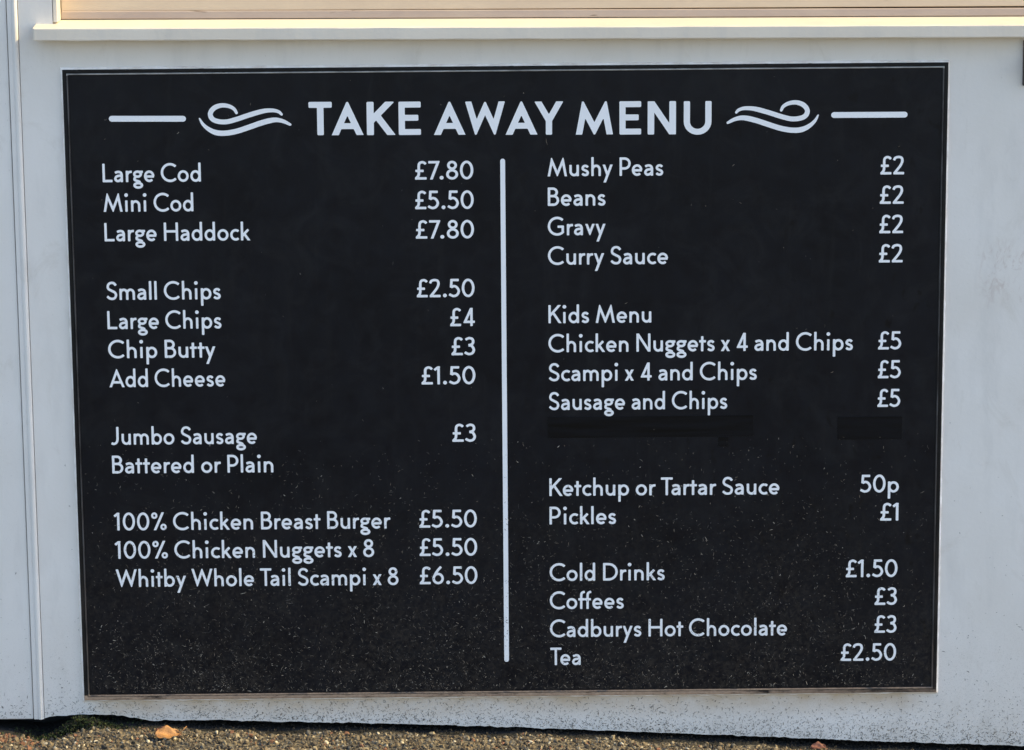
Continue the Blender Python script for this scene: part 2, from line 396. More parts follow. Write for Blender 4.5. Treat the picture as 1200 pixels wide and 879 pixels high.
def sd_curve(px, py, P, hw, r, closed=False):
    """constant width stroke, flat ends with slightly rounded corners"""
    best = np.full(px.shape, 9.)
    Q = P + [P[0]] if closed else P
    for a, b in zip(Q[:-1], Q[1:]):
        d, _ = seg_dist(px, py, a, b); best = np.minimum(best, d)
    out = best - hw
    if not closed:
        for e, f in ((P[0], P[1]), (P[-1], P[-2])):
            tx, ty = e[0] - f[0], e[1] - f[1]; l = math.hypot(tx, ty); tx /= l; ty /= l
            u = (px - e[0]) * tx + (py - e[1]) * ty; v = np.abs(-(px - e[0]) * ty + (py - e[1]) * tx)
            near = (u > -r) & (v < hw * 1.6) & (u < hw * 1.8)
            qx, qy = u + r, v - (hw - r)
            box = np.hypot(np.maximum(qx, 0), np.maximum(qy, 0)) + np.minimum(np.maximum(qx, qy), 0) - r
            dl = np.hypot(px - e[0], py - e[1])
            out = np.where(near & (dl <= best + hw * .9 + 1e-6), np.maximum(out, box), out)
    return out
def sd_poly(px, py, P, hw, r):
    """mitred polyline with flat ends, outer corners rounded by r"""
    P = [np.array(p, float) for p in P]; h = hw - r
    d0 = (P[1] - P[0]) / np.linalg.norm(P[1] - P[0]); d1 = (P[-1] - P[-2]) / np.linalg.norm(P[-1] - P[-2])
    P[0] = P[0] + d0 * r; P[-1] = P[-1] - d1 * r
    Lf, Rt = [], []
    for i in range(len(P)):
        di = [(P[j + 1] - P[j]) / np.linalg.norm(P[j + 1] - P[j]) for j in (i - 1, i) if 0 <= j < len(P) - 1]
        n0 = np.array([-di[0][1], di[0][0]]); n1 = np.array([-di[-1][1], di[-1][0]])
        m_ = n0 + n1; m_ /= max(1e-6, m_ @ m_) / 2
        Lf.append(P[i] + m_ * h); Rt.append(P[i] - m_ * h)
    Q = Lf + Rt[::-1]; best = np.full(px.shape, 9.); wn = np.zeros(px.shape)
    for a, b in zip(Q, Q[1:] + Q[:1]):
        d, _ = seg_dist(px, py, a, b); best = np.minimum(best, d)
        isl = (b[0] - a[0]) * (py - a[1]) - (px - a[0]) * (b[1] - a[1])
        wn += np.where((a[1] <= py) & (b[1] > py) & (isl > 0), 1, 0) - np.where((a[1] > py) & (b[1] <= py) & (isl < 0), 1, 0)
    return np.where(wn != 0, -best, best) - r
def vx(p, xa, q, tip, hw, r):
    """height of a stroke vertex so that its mitred tip touches tip"""
    s = 1 if tip > max(p[1], q[1]) else -1; ya = tip - s * 2 * hw
    for _ in range(8):
        a = np.array([p[0] - xa, p[1] - ya]); b = np.array([q[0] - xa, q[1] - ya])
        c_ = a @ b / np.linalg.norm(a) / np.linalg.norm(b); ph = math.acos(max(-1, min(1, c_)))
        ya = tip - s * ((hw - r) / math.sin(ph / 2) + r)
    return (xa, ya)
XH, AS, DS = .615, 1.025, -.35
def glyph(ch, h, r):
    """-> strokes, ink width, side classes, clip"""
    X = XH; st = []; clip = (-.6, 1.2); bx = None; sb = ('s', 's')
    P = lambda *p: st.append(('P', list(p)))
    C = lambda p, closed=False: st.append(('C', list(p), closed))
    O = lambda cx, cy, rx, ry: C(arc(cx, cy, rx, ry, 0, 360, 44)[:-1], True)
    D = lambda x, y, q: st.append(('D', x, y, q))
    e = .2
    def bowl(x0, xr, y0, y1):
        q = (y1 - y0) / 2; C([(x0, y1)] + arc(xr - q, (y0 + y1) / 2, q, q, 90, -90, 18) + [(x0, y0)])
    def arch(x0, x1, top, foot):
        q = (x1 - x0) / 2; k_ = min(q * 1.12, top - foot - .05)
        C([(x0, top - k_ - .12), (x0, top - k_)][1:] + arc((x0 + x1) / 2, top - k_, q, k_, 180, 0, 18)[1:] + [(x1, foot)])
    if ch == 'L': W = .54; P((h, 1), (h, h), (W, h)); sb = ('s', 'd')
    elif ch == 'T': W = .63; P((0, 1 - h), (W, 1 - h)); P((W / 2, 0), (W / 2, 1 - h)); sb = ('t', 't')
    elif ch == 'E': W = .63; P((W, 1 - h), (h, 1 - h), (h, h), (W, h)); P((h, .515), (W - .07, .515)); sb = ('s', 'd')
    elif ch == 'H': W = .77; P((h, 0), (h, 1)); P((W - h, 0), (W - h, 1)); P((h, .52), (W - h, .52))
    elif ch == 'C': W = .82; C(arc(.5, .5, .51 - h, .515 - h, 46, 314, 36)); sb = ('r', 'd')
    elif ch == 'G': W = .87; C(arc(.5, .5, .51 - h, .515 - h, 46, 322, 36)); P((.52, .47), (W - h, .47), (W - h, .14)); sb = ('r', 's')
    elif ch == 'D': W = .80; P((h, 0), (h, 1)); bowl(h, W - h, h, 1 - h); sb = ('s', 'r')
    elif ch == 'B': W = .60; P((h, 0), (h, 1)); bowl(h, .54 - h, .535, 1 - h); bowl(h, W - h, h, .535); sb = ('s', 'r')
    elif ch == 'P': W = .60; P((h, 0), (h, 1)); bowl(h, W - h, .40, 1 - h); sb = ('s', 'd')
    elif ch == 'U':
        W = .79; q = W / 2 - h; C([(h, 1), (h, .9)] + arc(W / 2, q + h - .01, q, q, 180, 360, 22) + [(W - h, .9), (W - h, 1)])
    elif ch == 'J': W = .42; x = W - h; C([(x, 1), (x, .9), (x, .36)] + cat([(x, .33), (x - .03, .19), (x - .12, h + .015), (x - .24, h - .012), (.01, h + .03)])[1:]); sb = ('d', 's')
    elif ch == 'K':
        W = .68; clip = (0, 1); P((h, 0), (h, 1)); P((h * .6, .36), (W - h * 1.2 + .12, 1 + .135)); P((.25, .585), (W - h * 1.1 + .11, -.125)); sb = ('s', 'd')
    elif ch == 'N':
        W = .76; clip = (0, 1); bx = (0, W); P((h, 0), (h, 1)); P((W - h, 0), (W - h, 1)); d = np.array([W - 2 * h * .95, -1 + h * .2]); d /= np.linalg.norm(d)
        P((h * .95 - d[0] * e, 1 - h * .1 - d[1] * e), (W - h * .95 + d[0] * e, h * .1 + d[1] * e))
    elif ch in 'AV' or ch == 'v':
        T = X if ch == 'v' else 1; W = .86 if ch != 'v' else .52; clip = (0, T); q = h * 1.05
        if ch == 'A':
            a = vx((q, 0), W / 2, (W - q, 0), T, h, r); s = (a[0] - q) / a[1]
            P((q - s * .2, -.2), a, (W - q + s * .2, -.2)); P((q + s * .27, .27), (W - q - s * .27, .27))
        else:
            a = vx((q, T), W / 2, (W - q, T), 0, h, r); s = (a[0] - q) / (T - a[1]); P((q - s * .2, T + .2), a, (W - q + s * .2, T + .2))
        sb = ('d', 'd')
    elif ch == 'W':
        W = 1.16; clip = (0, 1); q = h * 1.02; x1, x2 = .315, W - .315; m_ = vx((x1, .15), W / 2, (x2, .15), 1, h, r)
        a = vx((q, 1), x1, m_, 0, h, r); b = vx(m_, x2, (W - q, 1), 0, h, r); s = (x1 - q) / (1 - a[1])
        P((q - s * .2, 1.2), a, m_, b, (W - q + s * .2, 1.2)); sb = ('d', 'd')
    elif ch == 'M':
        W = 1.04; clip = (0, 1); q = h * 1.0; x1 = .225; x2 = W - x1; m_ = (W / 2, .2)
        a = vx((q, 0), x1, m_, 1, h, r); b = vx(m_, x2, (W - q, 0), 1, h, r); m_ = vx(a, W / 2, b, 0, h, r)
        a = vx((q, 0), x1, m_, 1, h, r); b = vx(m_, x2, (W - q, 0), 1, h, r); s = (x1 - q) / a[1]
        P((q - s * .2, -.2), a, m_, b, (W - q + s * .2, -.2)); sb = ('k', 'k')
    elif ch == 'Y':
        W = .82; clip = (0, 1); q = h * 1.15; s = (W / 2 - q) / .57
        P((q - s * .2, 1.2), (W / 2, .43), (W - q + s * .2, 1.2)); P((W / 2, 0), (W / 2, .46)); sb = ('d', 'd')
    elif ch in 'Ss':
        T, W = (1, .58) if ch == 'S' else (X, .415); i, j = W - 2 * h, T - 2 * h + .01
        C(cat([(h + u * i, h - .005 + v * j) for u, v in ((1.02, .83), (.82, .955), (.52, 1.0), (.2, .94), (.035, .76), (.14, .61), (.5, .505), (.88, .39), (1.0, .22), (.84, .05), (.5, 0), (.2, .045), (-.06, .16))])); sb = ('k', 'k')
    elif ch == 'o': W = .60; O(W / 2, X / 2, W / 2 - h, X / 2 - h + .008); sb = ('r', 'r')
    elif ch == 'c': W = .49; C(arc(.30, X / 2, .30 - h, X / 2 - h + .008, 48, 312, 28)); sb = ('r', 'd')
    elif ch == 'e':
        W = .57; c0 = .285; C(arc(c0, X / 2, c0 - h, X / 2 - h + .008, 0, 316, 32)); P((h, X / 2 - .012), (W - h * .35, X / 2 - .012)); sb = ('r', 'k')
    elif ch == 'a':
        W = .485; x = W - h
        C(cat([(.055, .50), (.14, X - h - .012), (.255, X - h + .008), (.37, X - h - .04), (x, .40)]) + [(x, .1), (x, 0)])
        C(cat([(x, .345), (.27, .345), (.13, .30), (h, .185), (.115, .09), (.205, h - .005), (.32, .10), (x, .20)])); sb = ('k', 's')
    elif ch in 'bdp':
        W = .575; O(W / 2 + (.005 if ch != 'd' else -.005), X / 2, W / 2 - h - .005, X / 2 - h + .008); x = W - h if ch == 'd' else h
        P((x, DS if ch == 'p' else 0), (x, X if ch == 'p' else AS)); sb = ('r', 's') if ch == 'd' else ('s', 'r')
    elif ch == 'g':
        W = .55; O(.255, .425, .245 - h, .20 - h); P((.30, X - h - .002), (W, X - h - .002))
        O(.275, -.175, .27 - h, .185 - h); C(cat([(.14, .27), (.085, .19), (.095, .115), (.2, .065), (.30, .035), (.4, -.02)])); sb = ('k', 't')
    elif ch == 'f':
        W = .37; x = .165; C([(x, 0), (x, .1), (x, .72)] + cat([(x, .74), (x + .02, .88), (x + .10, AS - h - .01), (W - .005, AS - h + .015)])[1:]); P((0, X - h), (W - .02, X - h)); sb = ('t', 't')
    elif ch in 'hn': W = .515; P((h, 0), (h, AS if ch == 'h' else X)); arch(h, W - h, X - h + .006, 0)
    elif ch == 'm': W = .84; P((h, 0), (h, X)); arch(h, W / 2, X - h + .006, 0); arch(W / 2, W - h, X - h + .006, 0)
    elif ch == 'u':
        W = .515; q = W / 2 - h; C([(h, X), (h, X - .05)] + arc(W / 2, q * 1.12 + h - .006, q, q * 1.12, 180, 360, 18)); P((W - h, 0), (W - h, X))
    elif ch == 'r': W = .335; P((h, 0), (h, X)); C(cat([(h, .36), (.115, .475), (.19, X - h - .01), (W, X - h + .012)])); sb = ('s', 't')
    elif ch == 'i': W = .19; P((W / 2, 0), (W / 2, X)); D(W / 2, .90, .100)
    elif ch == 'l': W = 2 * h; P((h, 0), (h, AS))
    elif ch == 't': W = .37; x = .165; P((x, 0), (x, .83)); P((0, X - h), (W, X - h)); sb = ('t', 't')
    elif ch == 'k': W = .51; P((h, 0), (h, AS)); clip = (0, AS); P((h * .6, .205), (W - h * 1.5, X - h * .3)); P((.19, .36), (W - h * 1.2 + .09, -.12)); sb = ('s', 'd')
    elif ch == 'x':
        W = .50; clip = (0, X); q = h * 1.2; s = (W - 2 * q) / X; P((q - s * .2, -.2), (W - q + s * .2, X + .2)); P((q - s * .2, X + .2), (W - q + s * .2, -.2)); sb = ('d', 'd')
    elif ch == 'y':
        W = .55; clip = (DS, X); q = h * 1.1; s = (W / 2 - q + .015) / (X - .04); P((W - q + s * .2, X + .2), (W - q - s * (X - DS + .2), DS - .2)); P((q - s * .2, X + .2), (W / 2, .03)); sb = ('d', 'd')
    elif ch == '0': W = .66; O(W / 2, .5, W / 2 - h, .5 - h + .006); sb = ('r', 'r')
    elif ch == '1': W = .30; clip = (0, 1); P((W - h, 0), (W - h, 1)); P((.02, .79), (W - h + .05, 1.0)); sb = ('d', 's')
    elif ch == '2': W = .57; P((.01, h), (W, h)); C(cat([(.035, .76), (.10, .89), (.27, 1 - h + .006), (.43, .885), (.465, .70), (.38, .49), (.23, .28), (.07, .07)])); sb = ('k', 'k')
    elif ch == '3':
        W = .52; C(cat([(.045, .85), (.13, .905), (.24, 1 - h + .006), (.38, .89), (.425, .74), (.36, .60), (.19, .545)])); C(cat([(.19, .545), (.36, .50), (W - h, .29), (.38, .115), (.22, h - .006), (.10, .10), (.0, .17)])); sb = ('k', 'k')
    elif ch == '4': W = .63; clip = (0, 1); P((W, .235), (.115, .235), (.485, 1.06)); P((.455, 0), (.455, 1)); sb = ('k', 'k')
    elif ch == '5': W = .56; P((.50, 1 - h), (.125, 1 - h), (.10, .52)); C(cat([(.10, .535), (.25, .60), (.40, .53), (W - h, .33), (.41, .13), (.24, h - .006), (.11, .10), (.0, .165)])); sb = ('k', 'k')
    elif ch == '6': W = .60; O(.30, .32, .30 - h, .32 - h + .006); C(cat([(.46, .985), (.30, .80), (.16, .58), (h, .36)])); sb = ('r', 'r')
    elif ch == '7': W = .58; clip = (0, 1); P((0, 1 - h), (W - .10, 1 - h), (.07, -.2)); sb = ('d', 'd')
    elif ch == '8': W = .59; O(W / 2, .76, .245 - h, .24 - h + .006); O(W / 2, .275, W / 2 - h, .28 - h + .006); sb = ('r', 'r')
    elif ch == '£':
        W = .57; P((0, h), (W, h)); C(cat([(.535, .83), (.46, .905), (.35, 1 - h + .004), (.23, .88), (.19, .74), (.19, .45), (.17, .22), (.07, .09)])); P((.02, .47), (.43, .47)); sb = ('k', 'k')
    elif ch == '%':
        W = .82; clip = (0, 1); k_ = .17 - h * .85
        st.append(('C', arc(.17, .82, k_, k_ + .01, 0, 360, 30)[:-1], True)); st.append(('C', arc(W - .17, .18, k_, k_ + .01, 0, 360, 30)[:-1], True)); P((.10, -.2), (W - .10, 1.2)); sb = ('k', 'k')
    elif ch == '.': W = .20; D(.1, .095, .1)
    else: raise KeyError(ch)
    return st, W, sb, clip, bx

def contours(val, x0, y0, cell):
    """marching squares -> closed loops"""
    ny_, nx_ = val.shape; segs = {}
    def pt(i, j, k_, l):     # between grid nodes (i,j) and (k,l)
        a, b = val[j, i], val[l, k_]; t = a / (a - b)
        return (i + (k_ - i) * t, j + (l - j) * t)
    inside = val < 0; cells = inside[:-1, :-1].astype(int) + inside[:-1, 1:] * 2 + inside[1:, 1:] * 4 + inside[1:, :-1] * 8
    E = {'b': lambda i, j: (i, j, i + 1, j), 'r': lambda i, j: (i + 1, j, i + 1, j + 1), 't': lambda i, j: (i, j + 1, i + 1, j + 1), 'l': lambda i, j: (i, j, i, j + 1)}
    TB = {1: 'bl', 2: 'rb', 3: 'rl', 4: 'tr', 5: 'tlbr', 6: 'tb', 7: 'tl', 8: 'lt', 9: 'bt', 10: 'lbrt', 11: 'rt', 12: 'lr', 13: 'br', 14: 'lb'}
    for j, i in zip(*np.nonzero((cells > 0) & (cells < 15))):
        s = TB[cells[j, i]]
        for a, b in zip(s[::2], s[1::2]): segs[E[a](i, j)] = E[b](i, j)
    loops = []
    while segs:
        k0 = next(iter(segs)); lp = []; k_ = k0
        while k_ in segs: lp.append(pt(*k_)); k_ = segs.pop(k_)
        loops.append(simplify([(x0 + x * cell, y0 + y * cell) for x, y in lp], cell * .09))
    return loops
def simplify(L, tol):
    P = np.array(L); n_ = len(P)
    if n_ < 8: return L
    k_ = int(np.argmax(np.hypot(*(P - P[0]).T))); keep = {0, k_}
    def rdp(a, b):
        stk = [(a, b)]
        while stk:
            a, b = stk.pop()
            if b - a < 2: continue
            A, B = P[a], P[b % n_]; d = B - A; l = np.hypot(*d) + 1e-12; q = P[a + 1:b] - A
            dist = np.abs(d[0] * q[:, 1] - d[1] * q[:, 0]) / l; m_ = int(np.argmax(dist))
            if dist[m_] > tol: keep.add(a + 1 + m_); stk += [(a, a + 1 + m_), (a + 1 + m_, b)]
    rdp(0, k_); rdp(k_, n_)
    return [tuple(P[i]) for i in sorted(keep)]
def fill(loops):
    flat = [p for l in loops for p in l]
    area = [sum(a[0] * b[1] - b[0] * a[1] for a, b in zip(l, l[1:] + l[:1])) for l in loops]
    offs = [sum(len(q) for q in loops[:i]) for i in range(len(loops))]
    sgn = 1 if area[max(range(len(loops)), key=lambda i: abs(area[i]))] > 0 else -1
    def inside(p, l):
        c_ = False
        for a, b in zip(l, l[1:] + l[:1]):
            if (a[1] > p[1]) != (b[1] > p[1]) and p[0] < (b[0] - a[0]) * (p[1] - a[1]) / (b[1] - a[1]) + a[0]: c_ = not c_
        return c_
    out, tris = [], []
    for i, l in enumerate(loops):             # each outline with the holes that lie in it
        if area[i] * sgn < 0: continue
        grp = [i] + [j for j in range(len(loops)) if area[j] * sgn < 0 and inside(loops[j][0], l)]
        idx = [offs[j] + k_ for j in grp for k_ in range(len(loops[j]))]
        tris += [tuple(idx[k_] for k_ in t) for t in tessellate_polygon([[Vector((x, y, 0)) for x, y in loops[j]] for j in grp])]
    for t in tris:
        a, b, c_ = (flat[i] for i in t)
        s = (b[0] - a[0]) * (c_[1] - a[1]) - (b[1] - a[1]) * (c_[0] - a[0])
        out.append(t if s > 0 else (t[0], t[2], t[1]))
    return flat, out, loops
CACHE = {}
def shape(ch, h, r):
    if (ch, h) in CACHE: return CACHE[ch, h]
    st, W, sb, clip, bx = glyph(ch, h, r)
    cell = .02; px, py = np.meshgrid(np.arange(-.12, W + .14, cell) + .00137, np.arange(-.46, 1.18, cell) + .00173)
    d = np.full(px.shape, 9.)
    for s in st:
        if s[0] == 'P':
            q = sd_poly(px, py, s[1], h, r); q = np.maximum(q, np.maximum(clip[0] - py, py - clip[1]))
            if bx: q = np.maximum(q, np.maximum(bx[0] - px, px - bx[1]))
        elif s[0] == 'C': q = sd_curve(px, py, s[1], h if ch != '%' else h * .85, r, s[2])
        else: q = np.hypot(px - s[1], py - s[2]) - s[3]
        d = np.minimum(d, q)
    CACHE[ch, h] = (fill(contours(d, px[0, 0], py[0, 0], cell)), W, sb); return CACHE[ch, h]

GAP = {'s': .078, 'r': .045, 'k': .045, 'd': .012, 't': .008}
KERN = {'Ta': -.12, 'Te': -.12, 'Ke': -.02, 'ff': -.035, 'ra': -.0, 'ry': .02, 'Pl': .03, 'Pe': .0, 'Pi': .05, 'La': .03, 'tt': .02, '7.': -.12, '£7': .03, 'Co': .03, 'Ch': .06, 'Cu': .06, 'Ca': .03, '4 ': .0, 'by': .02, 'vy': .02, 'av': .03, '10': .05, '00': .02, '0%': .02}
YT = YP - .0003                 # lettering is cut vinyl 0.3 mm thick
def emit(V, Fc, fl, x, z, sx, sz):
    flat, tris, loops = fl; n0 = len(V)
    V += [(x + a * sx, YT, z + b * sz) for a, b in flat]; Fc += [tuple(n0 + i for i in t) for t in tris]
    n1 = len(V); V += [(x + a * sx, YP + .0002, z + b * sz) for a, b in flat]; o_ = 0
    for l in loops:
        m_ = len(l); Fc += [(n0 + o_ + i, n1 + o_ + i, n1 + o_ + (i + 1) % m_, n0 + o_ + (i + 1) % m_) for i in range(m_)]; o_ += m_
def text(name, s, x0, x1, z, cap, h=.066, r=.032, slope=-.002):
    pos = []; x = 0; prev = None
    for i, ch in enumerate(s):
        if ch == ' ': x += .27 + (GAP[prev[1][1]] if prev else 0); prev = None; continue
        fl, W, sb = shape(ch, h, r)
        if prev: x += GAP[prev[1][1]] + GAP[sb[0]] + KERN.get(prev[0] + ch, 0)
        elif i: x += GAP[sb[0]]
        pos.append((fl, x)); x += W; prev = (ch, sb)
    sx = (x1 - x0) / x; V, Fc = [], []
    for fl, px in pos: emit(V, Fc, fl, x0 + px * sx, z + slope * px * sx, sx, cap)
    print('TEXT', s, 'x-scale %.3f' % (sx / cap))
    return obj(name, V, Fc, VINYL, board)

# heading, glyph by glyph
CAPT = .0455; V, Fc = [], []
for ch, a, b, z in (('T', -.268, -.2364, .3523), ('A', -.2371, -.1939, .3521), ('K', -.1893, -.1524, .3518), ('E', -.146, -.1158, .3516), ('A', -.0982, -.0555, .3512),
                    ('W', -.0555, -.0015, .351), ('A', -.0008, .0423, .3506), ('Y', .0384, .0779, .3503), ('M', .0947, .1451, .35), ('E', .154, .1835, .3496),
                    ('N', .1923, .2308, .3493), ('U', .2414, .2791, .349)):
    fl, W, sb = shape(ch, .0885, .03); emit(V, Fc, fl, a, z + .0003, (b - a) / W, CAPT)
obj('heading', V, Fc, VINYL, board)

CAP = .0255; PITCHR = .0408
LEFT = [(0, 'Large Cod', -.4164), (1, 'Mini Cod', -.4277), (2, 'Large Haddock', -.3511), (4, 'Small Chips', -.3935), (5, 'Large Chips', -.3936), (6, 'Chip Butty', -.4027),
        (7, 'Add Cheese', -.3902), (9, 'Jumbo Sausage', -.3485), (10, 'Battered or Plain', -.3268), (12, '100% Chicken Breast Burger', -.1657),
        (13, '100% Chicken Nuggets x 8', -.1889), (14, 'Whitby Whole Tail Scampi x 8', -.1556)]
LP = [(0, '£7.80', -.1248), (1, '£5.50', -.1252), (2, '£7.80', -.1248), (4, '£2.50', -.1246), (5, '£4', -.0792), (6, '£3', -.0779), (7, '£1.50', -.1196), (9, '£3', -.0780),
      (12, '£5.50', -.1255), (13, '£5.50', -.1255), (14, '£6.50', -.1258)]
RIGHT = [(0, 'Mushy Peas', .2136), (1, 'Beans', .1348), (2, 'Gravy', .1350), (3, 'Curry Sauce', .2205), (5, 'Kids Menu', .1976), (6, 'Chicken Nuggets x 4 and Chips', .4757),
         (7, 'Scampi x 4 and Chips', .3434), (8, 'Sausage and Chips', .3028), (11, 'Ketchup or Tartar Sauce', .3762), (12, 'Pickles', .1487), (14, 'Cold Drinks', .2167),
         (15, 'Coffees', .1594), (16, 'Cadburys Hot Chocolate', .3888), (17, 'Tea', .0988)]
RP = [(0, '£2', .5100), (1, '£2', .5097), (2, '£2', .5097), (3, '£2', .5097), (6, '£5', .5105), (7, '£5', .5107), (8, '£5', .5107), (11, '50p', .4890), (12, '£1', .5170),
      (14, '£1.50', .4701), (15, '£3', .5110), (16, '£3', .5112), (17, '£2.50', .4645)]
for k_, s, x1 in LEFT: text('menu_line', s, -.5502, x1, .2906 - PITCHR * k_, CAP)
for k_, s, x0 in LP: text('price', s, x0, -.0452, .2905 - PITCHR * k_, CAP)
for k_, s, x1 in RIGHT: text('menu_line', s, .0560, x1, .2934 - PITCHR * k_, CAP)
for k_, s, x0 in RP: text('price', s, x0, .5424, .2920 - PITCHR * k_ + .0002 * k_, CAP)

def ribbon(name, P, w0, tapers, cap_seg=8):
    """flat vinyl stroke of varying width with rounded ends"""
    P = np.array(cat(P, 10) if len(P) > 2 else P); k_ = len(P)
    L = np.concatenate([[0], np.cumsum(np.hypot(*np.diff(P, axis=0).T))]); L /= L[-1]
    wd = np.array([w0 * min(1, tapers[0] + (1 - tapers[0]) * min(1, l / .22) ** .7, tapers[1] + (1 - tapers[1]) * min(1, (1 - l) / .22) ** .7) for l in L])
    T_ = np.gradient(P, axis=0); T_ /= np.hypot(*T_.T)[:, None]; Nn = np.stack([-T_[:, 1], T_[:, 0]], -1)
    lf, rt = P + Nn * wd[:, None] / 2, P - Nn * wd[:, None] / 2
    e1 = [P[-1] + (Nn[-1] * math.cos(a) + T_[-1] * math.sin(a)) * wd[-1] / 2 for a in np.linspace(0, math.pi, cap_seg)[1:-1]]
    e0 = [P[0] + (-Nn[0] * math.cos(a) - T_[0] * math.sin(a)) * wd[0] / 2 for a in np.linspace(0, math.pi, cap_seg)[1:-1]]
    loop = [tuple(p) for p in list(lf) + e1 + list(rt[::-1]) + e0]
    V, Fc = [], []; emit(V, Fc, fill([loop[::-1]]), 0, 0, 1, 1)
    return V, Fc
V, Fc = ribbon('', [(-.5352, .3775), (-.4385, .3767)], .0079, (1, 1)); obj('heading_dash', V, Fc, VINYL, board)
V, Fc = ribbon('', [(.4457, .3742), (.5418, .3739)], .0079, (1, 1)); obj('heading_dash', V, Fc, VINYL, board)
UP = [(-.3658, .3840), (-.3688, .3892), (-.3757, .3932), (-.3853, .3945), (-.3942, .392), (-.3999, .3868), (-.4013, .3810), (-.398, .3755), (-.3903, .3725), (-.3792, .3721), (-.3658, .3754), (-.348, .3812), (-.3301, .3861), (-.3168, .3871), (-.3085, .3850), (-.3047, .3815)]
LO = [(-.4162, .3768), (-.4115, .3688), (-.4039, .362), (-.394, .3574), (-.3818, .3565), (-.3662, .359), (-.3483, .3647), (-.3304, .3707), (-.3148, .374), (-.3038, .3725), (-.2932, .3675)]
for mir in (1, -1):
    V, Fc = [], []
    for P_, w0, tp in ((UP, .0066, (.55, .5)), (LO, .0072, (.25, .45))):
        Q = P_ if mir == 1 else [(.0080 - x, z - .0026) for x, z in P_][::-1]
        v, f_ = ribbon('', Q, w0, tp if mir == 1 else tp[::-1]); n0 = len(V); V += v; Fc += [tuple(i + n0 for i in q) for q in f_]
    obj('wave_flourish', V, Fc, VINYL, board)
V, Fc = ribbon('', [(-.0052, .3150), (-.0053, -.3915)], .0066, (1, 1)); obj('column_divider', V, Fc, VINYL, board)
for x0, x1, z0, z1 in ((.0545, .339, -.0725, -.0425), (.456, .5455, -.0785, -.0460)):
    mb = MB(); mb.box(x0, x1, YP - .0005, YP + .0005, z0, z1, .0002); 
    if x0 < .1: mb.box(.2905, .3050, YP - .0004, YP + .0005, -.0870, -.0728, .0002)
    mb.build('cover_strip', COVER, board)

# ------------------------------------------------------------------ grass clippings stuck to sign and wall: uncountable
def slivers(name, X_, Z_, Y_, ln, wd, mi, mats, label):
    k_ = len(X_); a = rng.uniform(0, 2 * math.pi, k_); bend = rng.normal(0, .55, k_)
    P = np.zeros((k_, 6, 3))
    for j, t in enumerate((-1, 0, 1)):
        aa = a + bend * t * .5; cx = X_ + np.cos(aa) * ln * t / 2; cz = Z_ + np.sin(aa) * ln * t / 2; w_ = wd * (1 if t == 0 else .45)
        lift = rng.uniform(.0001, .0009, k_)
        for s_, o_ in ((1, 0), (-1, 1)):
            P[:, j * 2 + o_] = np.stack([cx - np.sin(aa) * w_ / 2 * s_, Y_ - lift - .0001 * o_, cz + np.cos(aa) * w_ / 2 * s_], -1)
    Fq = np.array([(0, 1, 3, 2), (2, 3, 5, 4)]); F_ = (Fq[None] + 6 * np.arange(k_)[:, None, None]).reshape(-1, 4)
    return tag(obj(name, P.reshape(-1, 3), F_, mats, mi=np.repeat(mi, 2)), label, 'grass clippings', kind='stuff')
K = 16000; X_ = rng.uniform(-.588, .588, K); Z_ = -.434 + .36 * rng.random(K) ** 1.35
pa = np.array([noise.noise((x * 9, z * 9, 2)) for x, z in zip(X_, Z_)])
kp = (rng.random(K) < .72 + .8 * pa) & (rng.random(K) < np.interp(X_, [-.6, -.5, .45, .6], [.45, 1, .9, .3])) & (rng.random(K) < np.interp(Z_, [-.434, -.29, -.15], [1, .75, .25]))
X_, Z_ = X_[kp], Z_[kp]
X_ = np.concatenate([X_, rng.uniform(-.58, .58, 110)]); Z_ = np.concatenate([Z_, rng.uniform(-.2, .43, 110)]); K = len(X_)
slivers('grass_clippings', X_, Z_, YP, rng.gamma(2.0, .00085, K) + .0006, rng.uniform(.0003, .0008, K), rng.choice(3, K, p=[.46, .44, .10]), CLIP,
        'pale dry grass clippings spattered over the lower part of the black menu sign')
K = 8500; X_ = rng.uniform(-.9, .95, K); zb_ = np.where(X_ < -.656, -.4728, np.interp(X_, WB[:, 0], WB[:, 1])) + .002
Z_ = zb_ + np.where(rng.random(K) < .72, rng.exponential(.017, K), rng.exponential(.10, K))
kp = (Z_ < .35) & ~((np.abs(X_) < .604) & (np.abs(Z_) < .449)) & ~((X_ > -.677) & (X_ < -.656)) & (rng.random(K) < np.interp(X_, [-.7, -.4, .3, .9], [.4, .75, 1, 1]))
X_, Z_ = X_[kp], Z_[kp]; K = len(X_)
slivers('grass_clippings', X_, Z_, np.where(X_ < -.676, YW + .0006, YW), rng.gamma(2.0, .0008, K) + .0007, rng.uniform(.0003, .0008, K), rng.choice(2, K, p=[.6, .4]), DARKCLIP,
        'dark grass clippings stuck along the bottom of the white painted wall')

